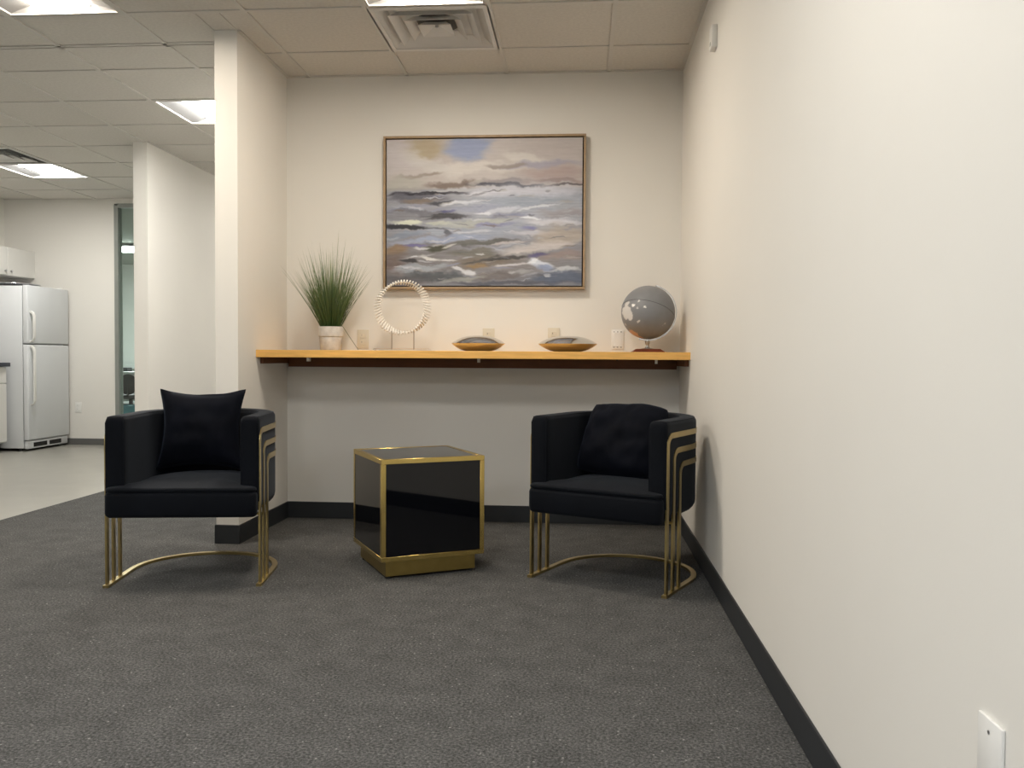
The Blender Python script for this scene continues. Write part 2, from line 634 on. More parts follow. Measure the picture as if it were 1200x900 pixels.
# ---- louvred square diffusers
def make_vent():
    t = thing('air_diffuser', '', 'vent')
    s = T / 2 - 0.004

    def ring(b, r0, z0, r1, z1, th=0.004):
        V = []
        for r, z in ((r0, z0), (r1, z1), (r1 - th, z1 + th), (r0 - th, z0 + th)):
            V += [(-r, -r, z), (r, -r, z), (r, r, z), (-r, r, z)]
        Fs = []
        for k in range(4):
            n = (k + 1) % 4
            for q in range(4):
                w = (q + 1) % 4
                Fs.append((k * 4 + q, k * 4 + w, n * 4 + w, n * 4 + q))
        b.add(V, Fs)
    b = MB()
    h0 = s - 0.03
    for a in (-1, 1):
        b.box(-s, s, min(a * s, a * h0), max(a * s, a * h0), -0.001, 0.01)
        b.box(min(a * s, a * h0), max(a * s, a * h0), -h0, h0, -0.001, 0.01)
    b.build('frame', 'diffuser_white', t)
    b = MB()
    ring(b, h0, 0.004, h0 - 0.055, 0.045)
    b.build('outer_cone', 'diffuser_white', t)
    for r0 in (0.215, 0.145):
        b = MB()
        ring(b, r0, -0.004, r0 - 0.042, 0.030)
        b.build('louvre', 'diffuser_white', t)
    b = MB()
    b.add([(-.085, -.085, -.004), (.085, -.085, -.004), (.085, .085, -.004), (-.085, .085, -.004), (0, 0, .03)],
          [(0, 1, 4), (1, 2, 4), (2, 3, 4), (3, 0, 4)])
    ring(b, 0.085, -0.004, 0.06, 0.018)
    b.build('core', 'diffuser_white', t)
    MB().lathe([(0.0, 0.0), (0.008, 0.0), (0.008, 0.012), (0, 0.012)], 12, 0, 0, 0.012).build('screw', 'steel', t)
    b = MB()
    b.lathe([(0.12, 0.034), (0.12, 0.0395), (0.0, 0.0395)], 28)
    b.build('duct', 'duct_dark', t)
    b = MB()
    b.box(-s + .005, s - .005, -s + .005, s - .005, 0.040, 0.044)
    b.build('back_pan', 'diffuser_white', t)
    return t


v0 = make_vent()
v1 = copy_tree(v0)
for o, (x, y), lb in ((v0, VENTS[0], 'square louvred air diffuser in the ceiling above the painting'),
                      (v1, VENTS[1], 'dark slotted air diffuser in the kitchen ceiling at the left edge')):
    o.location = (x + T / 2, y + T / 2, H)
    tag(o, lb, 'vent', 'ceiling air diffusers')
for ch in v1.children:
    if ch.name.startswith('back_pan') or ch.name.startswith('outer_cone'):
        ch.data = ch.data.copy()
        ch.data.materials[0] = MATS['duct_dark']

# ---- glazed sidelight beside the kitchen wall and the office behind it
w1 = struct(link('window_1', None, None, (0, 0, 0)), 'tall glazed office partition beside the kitchen wall')
bx('frame', 'alu_frame', w1, -5.13, -5.085, KY - 0.01, KY + 0.08, 0, 2.64)
bx('frame', 'alu_frame', w1, -5.085, -3.605, KY - 0.01, KY + 0.08, 2.615, 2.66)
bx('frame', 'alu_frame', w1, -5.085, -3.605, KY - 0.01, KY + 0.08, 0, 0.06)
bx('head_panel', 'wall_paint', w1, -5.13, -3.605, KY, KY + 0.12, 2.66, H + 0.05)
gl = bpy.data.materials.new('window_glass')
gl.use_nodes = True
nt = gl.node_tree
nt.nodes.remove(nt.nodes['Principled BSDF'])
tr = nt.nodes.new('ShaderNodeBsdfTransparent')
tr.inputs[0].default_value = (0.88, 0.92, 0.90, 1)
gs = nt.nodes.new('ShaderNodeBsdfGlossy')
gs.inputs['Roughness'].default_value = 0.02
fr = nt.nodes.new('ShaderNodeFresnel')
mxs = nt.nodes.new('ShaderNodeMixShader')
nt.links.new(fr.outputs[0], mxs.inputs[0])
nt.links.new(tr.outputs[0], mxs.inputs[1])
nt.links.new(gs.outputs[0], mxs.inputs[2])
nt.links.new(mxs.outputs[0], nt.nodes['Material Output'].inputs[0])
MATS['window_glass'] = gl
bx('pane', 'window_glass', w1, -5.085, -3.605, KY + 0.03, KY + 0.036, 0.06, 2.615)
wall('wall_office_back', 'pale wall of the office behind the glass', -10.0, -3.487, 16.0, 16.1, 0, H, m='office_wall')
wall('wall_office_left', 'side wall of the office', -10.1, -10.0, KY, 16.0, 0, H, m='office_wall')
wall('wall_office_front', 'office side of the kitchen wall', -10.0, KX - 0.12, KY, KY + 0.12, 0, H, m='office_wall')
wall('wall_office_right', 'far side wall of the office', -3.605, -3.487, CY + 0.12, 16.0, 0, H, m='office_wall')
struct(bx('ceiling_office', 'office_ceiling', None, -10.0, -3.605, KY + 0.12, 16.0, H - 0.002, H + 0.04))
struct(bx('floor_office', 'vinyl', None, -10.0, KX - 0.1, KY + 0.12, 16.0, -0.05, 0.0))


# ================================================================== THINGS
# ---- floating shelf
t = thing('wall_shelf', 'long orange brown wooden shelf spanning the alcove', 'shelf', (0, 0, 0))
YSF = 4.752
SH0, SH1 = 0.998, 1.040
bx('board', 'shelf_wood', t, XL, XR, YSF, D, SH0, SH1, r=0.002, seg=1)
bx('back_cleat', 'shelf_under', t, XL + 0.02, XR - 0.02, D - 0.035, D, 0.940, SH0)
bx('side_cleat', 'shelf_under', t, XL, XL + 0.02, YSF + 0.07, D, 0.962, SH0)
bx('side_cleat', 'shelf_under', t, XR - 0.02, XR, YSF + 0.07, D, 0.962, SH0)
for x in (-1.555, -0.575, 0.415):
    bb = MB().box(x - 0.006, x + 0.006, 4.86, 4.90, SH0 - 0.022, SH0)
    bb.build('clip', 'white_plastic', t)
for x in (-1.15, -0.22, 0.20):
    MB().lathe([(0, -0.006), (0.006, -0.006), (0.008, 0)], 10, x, 4.86, SH0).build('screw', 'dark_slot', t)

# ---- barrel chairs
HW = 0.327          # half width of the shell, outside
YST = 0.315         # where the arms turn into the round back
Z0, Z1 = 0.312, 0.744


def u_path(r, y0, n=28):
    """plan path: left front -> round back -> right front; yields (pos2d, outward normal)"""
    out = []
    m = 6
    for i in range(m):
        out.append((Vector((-r, y0 + (YST - y0) * i / m, 0)), Vector((-1, 0, 0))))
    for i in range(n + 1):
        a = PI - PI * i / n
        nn = Vector((math.cos(a), math.sin(a), 0))
        out.append((Vector((0, YST, 0)) + nn * r, nn))
    for i in range(1, m + 1):
        out.append((Vector((r, YST + (y0 - YST) * i / m, 0)), Vector((1, 0, 0))))
    return out


def rrect(a0, a1, b0, b1, radii, seg=5):
    """rounded rectangle outline, radii for corners (a0b0, a1b0, a1b1, a0b1)"""
    pts = []
    for (ca, cb, r, st) in ((a0 + radii[0], b0 + radii[0], radii[0], PI), (a1 - radii[1], b0 + radii[1], radii[1], 1.5 * PI),
                            (a1 - radii[2], b1 - radii[2], radii[2], 0), (a0 + radii[3], b1 - radii[3], radii[3], .5 * PI)):
        for i in range(seg + 1):
            a = st + 0.5 * PI * i / seg
            pts.append((ca + r * math.cos(a), cb + r * math.sin(a)))
    return pts


def pillow_mesh(W, Hh, Tk, ear, seed, crumple, rc=0.0):
    """square scatter cushion standing in the XZ plane, bottom edge at z=0"""
    rnd = random.Random(seed)
    n = 26
    b = MB()
    off = Vector((rnd.random() * 10, rnd.random() * 10, 0))

    def surf(side):
        vs = []
        for j in range(n + 1):
            for i in range(n + 1):
                u, v = 2 * i / n - 1, 2 * j / n - 1
                pu = 1 - abs(u) ** 2.6
                pv = 1 - abs(v) ** 2.6
                th = (max(pu, 0) * max(pv, 0)) ** 0.55
                # sides drawn in between the corners
                dx = 1 - ear * (1 - v * v) ** 1.0 * 1.0
                dz = 1 - ear * (1 - u * u) ** 1.0 * 1.0
                k = 1 - rc * (u * u * v * v) ** 1.5
                x, z = u * dx * k * W / 2, v * dz * k * Hh / 2
                w = noise.noise(Vector((u * 2.2, v * 2.2, side * 3.0)) + off) * crumple
                w += noise.noise(Vector((u * 7, v * 3.0, side * 5.0)) + off) * crumple * 0.4
                y = side * (th * Tk / 2 + 0.004 + w * th)
                z += crumple * 0.6 * noise.noise(Vector((u * 2.0, side * 2.0, 4.0)) + off) * (v > 0) * abs(v)
                vs.append((x, y, z + Hh / 2))
        return vs
    A, B = surf(-1), surf(1)
    N = n + 1
    fs = [(j * N + i, j * N + i + 1, (j + 1) * N + i + 1, (j + 1) * N + i) for j in range(n) for i in range(n)]
    b.add(A + B, fs + [tuple(q + N * N for q in f[::-1]) for f in fs])
    ring = [i for i in range(N)] + [j * N + n for j in range(1, N)] + [n * N + i for i in range(n - 1, -1, -1)] + \
           [j * N for j in range(n - 1, 0, -1)]
    k = len(ring)
    b.f.extend([(ring[i], ring[i] + N * N, ring[(i + 1) % k] + N * N, ring[(i + 1) % k]) for i in range(k)])
    # piping
    seam = [Vector(((A[i][0] + B[i][0]) / 2, (A[i][1] + B[i][1]) / 2, (A[i][2] + B[i][2]) / 2)) for i in ring]
    p = MB().tube(seam, 0.0035, 6, closed=True)
    return b, p


def make_chair():
    t = thing('armchair', '', 'chair')
    # padded shell
    TH = 0.082
    path = u_path(HW, 0.0)
    sect = rrect(-TH, 0.0, Z0, Z1, (0.02, 0.05, 0.024, 0.024))
    up = Vector((0, 0, 1))
    frames = []
    # rounded arm fronts: shrink the section slightly on the first and last rings
    ca, cb = -TH / 2, (Z0 + Z1) / 2

    b = MB()
    vs = []
    K = len(sect)
    rings = []

    def ringpts(p, nn, k, dy):
        out = []
        for a, bb in sect:
            sa = math.copysign(max(abs(a - ca) - k, 0), a - ca) + ca
            sb = math.copysign(max(abs(bb - cb) - k, 0), bb - cb) + cb
            q = p + nn * sa + up * sb
            q.y += dy
            out.append(q)
        return out
    R = 0.018
    for i in range(5):
        a = 0.5 * PI * i / 4
        rings.append(ringpts(path[0][0], path[0][1], R * (1 - math.sin(a)), R * (1 - math.cos(a))))
    for p, nn in path[1:-1]:
        rings.append(ringpts(p, nn, 0, 0))
    for i in range(5):
        a = 0.5 * PI * (4 - i) / 4
        rings.append(ringpts(path[-1][0], path[-1][1], R * (1 - math.sin(a)), R * (1 - math.cos(a))))
    V = [tuple(q) for rg in rings for q in rg]
    Fs = []
    for i in range(len(rings) - 1):
        for q in range(K):
            w = (q + 1) % K
            Fs.append((i * K + q, (i + 1) * K + q, (i + 1) * K + w, i * K + w))
    Fs.append(tuple(range(K)))
    Fs.append(tuple((len(rings) - 1) * K + q for q in range(K))[::-1])
    b.add(V, Fs)
    shell = b.build('shell', 'velvet', t, 60)
    # piping along the rim (outer and inner top edge) and round the arm fronts
    for da, nm in ((-0.004, 'piping'), (-TH + 0.004, 'piping')):
        pts = []
        pts.append(path[0][0] + path[0][1] * da + Vector((0, 0.006, Z0 + 0.06)))
        pts.append(path[0][0] + path[0][1] * da + Vector((0, 0.006, Z1 - 0.03)))
        for p, nn in path[0:]:
            q = p + nn * (da + (-0.006 if da > -0.02 else 0.006)) + Vector((0, 0, Z1 - 0.0065))
            if q.y < 0.02:
                q.y = 0.014
            pts.append(q)
        pts.append(path[-1][0] + path[-1][1] * da + Vector((0, 0.006, Z1 - 0.03)))
        pts.append(path[-1][0] + path[-1][1] * da + Vector((0, 0.006, Z0 + 0.06)))
        MB().tube(pts, 0.0035, 6).build(nm, 'velvet', shell, 60)
    # seat: base and cushion, T shaped, filling the shell
    RI = HW - TH - 0.001

    def plan(inset, fx, fy):
        pts = []
        rf = 0.03
        # front edge left to right with rounded corners
        for i in range(6):
            a = PI + 0.5 * PI * i / 5
            pts.append((-fx + rf + rf * math.cos(a) + inset, fy + rf + rf * math.sin(a) + inset))
        for i in range(1, 12):
            pts.append((-fx + rf + (2 * fx - 2 * rf) * i / 12, fy + inset))
        for i in range(6):
            a = 1.5 * PI + 0.5 * PI * i / 5
            pts.append((fx - rf + rf * math.cos(a) - inset, fy + rf + rf * math.sin(a) + inset))
        pts.append((fx - inset, -0.004 - inset))
        pts.append((RI - inset, -0.004 - inset))
        for i in range(21):
            a = PI * i / 20
            pts.append(((RI - inset) * math.cos(a), YST + (RI - inset) * math.sin(a)))
        pts.append((-RI + inset, -0.004 - inset))
        pts.append((-fx + inset, -0.004 - inset))
        return pts

    def slab(z0, z1, fx, fy, r, dome):
        b = MB()
        layers = []
        for i in range(4):
            a = 0.5 * PI * i / 3
            layers.append((r * (1 - math.sin(a)), z0 + r * (1 - math.cos(a))))
        for i in range(4):
            a = 0.5 * PI * i / 3
            layers.append((r * (1 - math.cos(a)), z1 - r + r * math.sin(a)))
        cxy = Vector((0, 0.22, 0))
        N = None
        V, Fs = [], []
        for ins, z in layers:
            pl = plan(ins, fx, fy)
            N = len(pl)
            V += [(x, y, z) for x, y in pl]
        base = plan(r, fx, fy)
        for k, s in enumerate((0.92, 0.8, 0.6, 0.35)):
            V += [(x * s, 0.22 + (y - 0.22) * s, z1 + dome * (1 - s ** 2.5)) for x, y in base]
        L = len(layers) + 4
        for l in range(L - 1):
            for q in range(N):
                w = (q + 1) % N
                Fs.append((l * N + q, l * N + w, (l + 1) * N + w, (l + 1) * N + q))
        V.append((0, 0.22, z1 + dome))
        for q in range(N):
            Fs.append(((L - 1) * N + q, (L - 1) * N + (q + 1) % N, len(V) - 1))
        Fs.append(tuple(range(N))[::-1])
        b.add(V, Fs)
        return b
    slab(Z0 - 0.004, 0.420, HW - 0.006, -0.042, 0.018, 0.0).build('seat_base', 'velvet', t, 60)
    slab(0.417, 0.438, HW - 0.010, -0.040, 0.009, 0.022).build('seat_cushion', 'velvet', t, 60)
    # three flat brass bars that rise from the floor, bend and wrap the back
    wid, thk = 0.024, 0.009
    flat = [(-thk / 2, -wid / 2), (thk / 2, -wid / 2), (thk / 2, wid / 2), (-thk / 2, wid / 2)]
    rb = 0.045
    xo = HW - 0.001
    for yk, zk in ((0.018, 0.681), (0.092, 0.613), (0.166, 0.548)):
        fr = []
        nl, nr = Vector((-1, 0, 0)), Vector((1, 0, 0))
        side = []
        side.append((0.0, 0.011))
        side.append((0.0, zk - rb))
        for i in range(1, 9):
            a = 0.5 * PI * i / 8
            side.append((rb * (1 - math.cos(a)), zk - rb + rb * math.sin(a)))
        # left side going up: B is the in-plane direction across the bar
        def sec(side, nrm, sx):
            out = []
            for i, (dy, z) in enumerate(side):
                if i == 0:
                    tv = Vector((0, 0, 1))
                elif i == len(side) - 1:
                    tv = Vector((0, 1, 0))
                else:
                    tv = Vector((0, side[i + 1][0] - side[i - 1][0], side[i + 1][1] - side[i - 1][1]))
                    if i == 1:
                        tv = Vector((0, 0, 1))
                    tv.normalize()
                out.append((Vector((sx * xo, yk + dy, z)), nrm, tv))
            return out
        L = sec(side, nl, -1)
        fr += [(p, n_, n_.cross(tv)) for p, n_, tv in L]
        sgn = fr[-1][2].z
        for i in range(0, 25):
            a = PI - PI * i / 24
            nn = Vector((math.cos(a), math.sin(a), 0))
            fr.append((Vector((0, YST, zk)) + nn * xo, nn, Vector((0, 0, 1 if sgn > 0 else -1))))
        Rr = sec(side, nr, 1)
        fr += [(p, n_, n_.cross(-tv)) for p, n_, tv in Rr[::-1]]
        bar = MB().sweep(fr, flat)
        bar.build('brass_bar', 'brass', t, 30)
    # base hoop on the floor
    hoop = []
    for p, nn in [(Vector((-xo, -0.004, 0)), Vector((-1, 0, 0)))] + u_path(xo, 0.01) + [(Vector((xo, -0.004, 0)), Vector((1, 0, 0)))]:
        hoop.append((p + Vector((0, 0, 0.006)), nn, up))
    MB().sweep(hoop, [(-0.013, -0.006), (0.011, -0.006), (0.011, 0.006), (-0.013, 0.006)]).build('base_hoop', 'brass', t, 30)
    # rail under the seat
    for sx in (-1, 1):
        bb = MB()
        bb.box(min(sx * (HW - 0.035), sx * HW), max(sx * (HW - 0.035), sx * HW), 0.08, 0.10, Z0 - 0.012, Z0 - 0.003)
        bb.build('seat_tab', 'brass_dark', t)
    return t


ch0 = make_chair()
ch1 = copy_tree(ch0)
CH = [(ch0, (-1.717, 3.632, 0), math.atan2(0.095, 0.642), 'black velvet tub armchair with brass bars beside the wing wall'),
      (ch1, (0.066, 3.812, 0), math.atan2(-0.284, 0.573), 'black velvet tub armchair with brass bars beside the right wall')]
for o, loc, rz, lb in CH:
    o.location = loc
    o.rotation_euler = (0, 0, rz)
    tag(o, lb, 'chair', 'black velvet armchairs under the shelf')


def place_pillow(name, label, W, Hh, Tk, ear, seed, crumple, rc, chair, lx, ly, lz, lean, roll, turn):
    b, p = pillow_mesh(W, Hh, Tk, ear, seed, crumple, rc)
    o = b.build(name, 'velvet_pillow', None, 60)
    tag(o, label, 'cushion', 'black scatter cushions on the armchairs')
    pp = p.build('piping', 'velvet_pillow', o, 60)
    C = Matrix.Translation(chair[1]) @ Matrix.Rotation(chair[2], 4, 'Z')
    o.matrix_world = C @ Matrix.Translation((lx, ly, lz)) @ Matrix.Rotation(turn, 4, 'Z') @ Matrix.Rotation(-lean, 4, 'X') @ \
        Matrix.Rotation(roll, 4, 'Y')
    return o


place_pillow('scatter_cushion', 'square black velvet cushion with pointed corners on the armchair by the wing wall',
             0.40, 0.385, 0.13, 0.14, 3, 0.012, 0.0, CH[0], -0.037, 0.385, 0.464, 0.20, 0.0, 0.02)
place_pillow('scatter_cushion', 'slumped black velvet cushion on the armchair beside the right wall',
             0.40, 0.375, 0.16, 0.0, 8, 0.030, 0.09, CH[1], -0.038, 0.268, 0.462, 0.54, 0.06, 0.05)

# ---- cube side table
ang = math.radians(29.0)
t = thing('cube_table', 'black glass cube side table with gold edges on gold plinth', 'table', (-0.883, 3.81, 0), ang)
S, zb, zt, e = 0.498, 0.084, 0.547, 0.022
bx('plinth', 'brass_dark', t, 0.028, S - 0.035, 0.028, S - 0.03, 0.012, zb, r=0.001, seg=1)
for fx, fy in ((0.045, 0.045), (S - 0.05, 0.045), (0.045, S - 0.05), (S - 0.05, S - 0.05)):
    MB().lathe([(0.012, 0.0), (0.014, 0.012)], 12, fx, fy, 0).build('foot', 'foot_black', t)


def edge(*d):
    bx('edge_trim', 'brass_bright', t, *d, r=0.0012, seg=1)


for x in (0, S - e):
    for y in (0, S - e):
        edge(x, x + e, y, y + e, zb + e, zt - e)
for z in (zb, zt - e):
    for y in (0, S - e):
        edge(0, S, y, y + e, z, z + e)
    for x in (0, S - e):
        edge(x, x + e, e, S - e, z, z + e)
bx('front_panel', 'black_glass', t, e, S - e, 0.002, 0.008, zb + e, zt - e)
bx('rear_panel', 'black_glass', t, e, S - e, S - 0.008, S - 0.002, zb + e, zt - e)
bx('side_panel', 'black_glass', t, 0.002, 0.008, e, S - e, zb + e, zt - e)
bx('side_panel', 'black_glass', t, S - 0.008, S - 0.002, e, S - e, zb + e, zt - e)
bx('top_panel', 'black_glass', t, e, S - e, e, S - e, zt - 0.008, zt - 0.0015)
bx('bottom_panel', 'brass_dark', t, e, S - e, e, S - e, zb, zb + 0.006)


# ---- painting
def vnoise(h, w, gy, gx, rs):
    g = rs.rand(gy + 2, gx + 2)
    y = np.linspace(0, gy, h)
    x = np.linspace(0, gx, w)
    yi, xi = np.floor(y).astype(int), np.floor(x).astype(int)
    fy, fx = y - yi, x - xi
    fy, fx = fy * fy * (3 - 2 * fy), fx * fx * (3 - 2 * fx)
    a = g[np.ix_(yi, xi)] * (1 - fx) + g[np.ix_(yi, xi + 1)] * fx
    c = g[np.ix_(yi + 1, xi)] * (1 - fx) + g[np.ix_(yi + 1, xi + 1)] * fx
    return a * (1 - fy)[:, None] + c * fy[:, None] - 0.5


STROKES = [  # cx, cy, rx, ry, tilt(deg, + falls to the right), colour, alpha, softness
    (180, 190, 130, 90, 20, (208, 198, 196), .8, .9), (310, 150, 120, 50, -5, (186, 168, 138), .9, .8),
    (530, 150, 120, 62, -14, (158, 167, 196), .95, .7), (700, 150, 120, 40, -30, (206, 196, 190), .8, .8),
    (900, 145, 240, 50, 0, (196, 184, 178), .8, .9), (560, 255, 320, 30, -3, (222, 213, 204), .9, .9),
    (300, 225, 150, 34, 22, (214, 207, 200), .8, .8), (800, 200, 120, 26, 8, (222, 214, 204), .8, .8),
    (880, 235, 220, 18, -3, (170, 164, 178), .8, .8), (700, 243, 90, 11, -3, (160, 147, 138), .8, .7),
    (960, 285, 190, 40, -4, (184, 163, 156), .85, .9), (270, 287, 120, 9, -5, (150, 136, 124), .7, .8),
    (200, 325, 120, 34, -5, (188, 183, 172), .8, .9), (600, 290, 110, 22, -6, (206, 196, 190), .7, .9),
    (440, 330, 140, 15, -2, (126, 110, 100), .85, .8), (220, 352, 120, 10, -3, (172, 166, 160), .7, .8),
    (700, 318, 130, 12, 0, (140, 128, 128), .7, .9), (710, 334, 180, 9, 2, (62, 60, 68), .95, .7), (560, 322, 30, 10, 0, (190, 182, 172), .7, .7),
    (1000, 338, 130, 5, -4, (92, 82, 82), .9, .7), (960, 318, 140, 10, 2, (150, 128, 122), .7, .9),
    (330, 374, 225, 7, -1, (48, 46, 52), .95, .7), (450, 358, 120, 6, -3, (200, 196, 196), .7, .8),
    # sea
    (800, 450, 360, 120, 0, (190, 192, 202), .8, .9), (560, 560, 300, 60, -4, (172, 176, 188), .7, .9), (300, 700, 240, 110, 0, (136, 130, 128), .7, .9),
    (760, 720, 300, 60, 0, (150, 142, 138), .6, .9),
    (780, 372, 320, 26, 0, (212, 210, 216), .95, .8), (560, 374, 60, 10, 0, (218, 216, 220), .9, .7),
    (240, 398, 160, 22, 0, (104, 102, 110), .9, .8), (270, 412, 90, 11, -3, (142, 126, 112), .8, .8),
    (380, 424, 80, 9, -3, (72, 72, 78), .9, .7), (500, 420, 115, 8, -4, (236, 234, 236), .95, .6),
    (830, 425, 320, 36, 0, (168, 174, 186), .85, .9), (1000, 430, 100, 24, 0, (178, 178, 182), .7, .9),
    (210, 447, 130, 14, -6, (158, 158, 172), .85, .8), (300, 470, 180, 14, 3, (120, 118, 124), .8, .8),
    (390, 490, 130, 13, 0, (76, 74, 76), .9, .7), (430, 466, 60, 6, -3, (88, 86, 124), .85, .7),
    (560, 450, 140, 14, -4, (170, 172, 190), .7, .8), (690, 462, 130, 9, -5, (216, 216, 222), .85, .7),
    (590, 474, 40, 7, 0, (240, 238, 240), .85, .6), (880, 446, 90, 6, -12, (228, 228, 230), .9, .6),
    (720, 490, 120, 14, -4, (140, 142, 168), .75, .8), (990, 478, 110, 22, -2, (166, 158, 158), .75, .9),
    (190, 490, 90, 14, 4, (140, 138, 142), .7, .8),
    (220, 516, 75, 11, 3, (232, 232, 210), .95, .6), (370, 524, 55, 9, 6, (206, 206, 190), .85, .7),
    (210, 543, 130, 13, 3, (56, 56, 60), .95, .6), (560, 522, 210, 20, -6, (192, 192, 182), .85, .8),
    (650, 534, 110, 11, -3, (150, 150, 182), .8, .8), (840, 502, 62, 5, 4, (244, 244, 246), .95, .6),
    (950, 522, 150, 13, 2, (222, 219, 222), .9, .7), (820, 553, 55, 11, 0, (136, 136, 180), .85, .7),
    (870, 575, 130, 9, -2, (212, 207, 212), .85, .7), (620, 560, 200, 14, -4, (172, 176, 188), .75, .9),
    (390, 572, 60, 14, 20, (98, 98, 104), .8, .8), (540, 570, 90, 5, -6, (214, 214, 216), .7, .7),
    (272, 578, 28, 10, 0, (158, 162, 174), .9, .3), (345, 572, 34, 13, -4, (170, 174, 184), .95, .3),
    (190, 585, 90, 14, -8, (150, 158, 172), .85, .8), (400, 606, 240, 15, -4, (164, 172, 194), .9, .8),
    (230, 640, 80, 7, -2, (122, 116, 162), .85, .7), (180, 622, 90, 12, -2, (168, 172, 190), .75, .8),
    (980, 590, 140, 48, -4, (192, 178, 164), .85, .9), (880, 640, 180, 22, -6, (214, 205, 200), .85, .8),
    (600, 622, 190, 13, -4, (106, 104, 98), .85, .8), (720, 622, 90, 6, -8, (210, 200, 198), .8, .7),
    (360, 650, 70, 13, -4, (78, 78, 64), .9, .7), (430, 640, 40, 5, -12, (220, 214, 206), .8, .6),
    (560, 678, 130, 20, 0, (122, 118, 108), .85, .8), (150, 660, 70, 26, 0, (152, 126, 98), .85, .8),
    (150, 730, 70, 50, 0, (124, 108, 102), .85, .9), (240, 715, 48, 9, 6, (64, 62, 64), .9, .7),
    (330, 694, 34, 8, 18, (232, 228, 222), .9, .6), (410, 711, 50, 5, 4, (222, 220, 218), .85, .6),
    (280, 690, 80, 5, -10, (196, 192, 190), .7, .7), (280, 750, 140, 18, -5, (172, 176, 182), .9, .7),
    (360, 790, 170, 22, 3, (92, 95, 98), .9, .8), (500, 764, 65, 11, 12, (228, 226, 228), .9, .6),
    (600, 720, 170, 26, -3, (134, 121, 107), .8, .8), (575, 738, 42, 9, 0, (158, 130, 92), .8, .7),
    (690, 700, 130, 8, -6, (78, 76, 74), .9, .7), (600, 705, 120, 6, -14, (96, 92, 90), .75, .7),
    (870, 686, 60, 11, -3, (104, 98, 138), .85, .7), (1000, 692, 110, 22, 0, (166, 148, 142), .85, .9),
    (800, 664, 100, 6, -10, (214, 204, 198), .7, .7), (880, 730, 60, 20, 18, (226, 228, 236), .95, .6),
    (860, 715, 40, 8, -14, (244, 244, 246), .9, .5), (750, 735, 90, 6, -6, (216, 211, 212), .9, .6),
    (1000, 760, 95, 11, -4, (210, 210, 212), .9, .6), (900, 752, 50, 12, 14, (152, 162, 190), .85, .7),
    (980, 800, 150, 26, -4, (102, 110, 128), .9, .8), (760, 775, 90, 11, -6, (180, 178, 178), .8, .8),
    (660, 790, 140, 18, -2, (122, 114, 112), .85, .8), (500, 806, 150, 10, -8, (170, 170, 162), .75, .8),
    (200, 812, 120, 22, 0, (106, 102, 104), .85, .8), (700, 825, 300, 9, 0, (96, 96, 104), .8, .8)]


def painting_colors(w, h):
    rs = np.random.RandomState(7)
    X, Y = np.meshgrid(np.linspace(110, 1088, w), np.linspace(105, 838, h))
    wx = 60 * vnoise(h, w, 22, 10, rs) + 26 * vnoise(h, w, 60, 16, rs)
    wy = 24 * vnoise(h, w, 16, 14, rs) + 13 * vnoise(h, w, 48, 40, rs) + 6 * vnoise(h, w, 90, 110, rs)
    img = np.zeros((h, w, 3))
    sky = np.array([198, 187, 180.])
    sea = np.array([160, 159, 164.])
    k = np.clip((Y - 345) / 14, 0, 1)[..., None]
    img = sky * (1 - k) + sea * k
    tone = np.clip((Y - 600) / 230, 0, 1)[..., None]
    img = img * (1 - 0.14 * tone)
    for cx, cy, rx, ry, tl, col, al, so in STROKES:
        a = math.radians(tl)
        dx, dy = X + wx - cx, Y + wy * min(1.0, 0.35 + ry / 30) - cy
        u = (dx * math.cos(a) + dy * math.sin(a)) / (rx * 1.12)
        v = (-dx * math.sin(a) + dy * math.cos(a)) / (ry * 1.32)
        d = np.sqrt(u * u + v * v)
        m = np.clip((1.15 - d) / (0.15 + 0.7 * so), 0, 1)
        m = m * m * (3 - 2 * m) * al
        img = img * (1 - m[..., None]) + np.array(col) * m[..., None]
    pal = [(232, 230, 232), (206, 204, 208), (128, 126, 130), (150, 152, 172), (176, 170, 164), (116, 114, 118), (190, 192, 200), (128, 116, 106)]
    for q in range(110):
        cy = 360 + 460 * rs.rand()
        cx = 120 + 960 * rs.rand()
        rx, ry = 14 + 46 * rs.rand(), 2.0 + 4.5 * rs.rand()
        col = pal[rs.randint(len(pal))]
        a = math.radians(-12 + 20 * rs.rand())
        dx, dy = X + 0.5 * wx - cx, Y + 0.7 * wy - cy
        u = (dx * math.cos(a) + dy * math.sin(a)) / rx
        v = (-dx * math.sin(a) + dy * math.cos(a)) / ry
        m = np.clip((1.2 - np.sqrt(u * u + v * v)) / 0.6, 0, 1) * (0.35 + 0.4 * rs.rand())
        img = img * (1 - m[..., None]) + np.array(col) * m[..., None]
    st = (14 * vnoise(h, w, 110, 12, rs) + 9 * vnoise(h, w, 170, 50, rs)) * (0.45 + 0.55 * k[..., 0])
    img = img + st[..., None]
    img = np.clip(img, 8, 250) / 255.0
    lin = np.where(img <= 0.04045, img / 12.92, ((img + 0.055) / 1.055) ** 2.4)
    return np.clip(lin * np.array([0.84, 0.885, 0.95]), 0, 0.92)


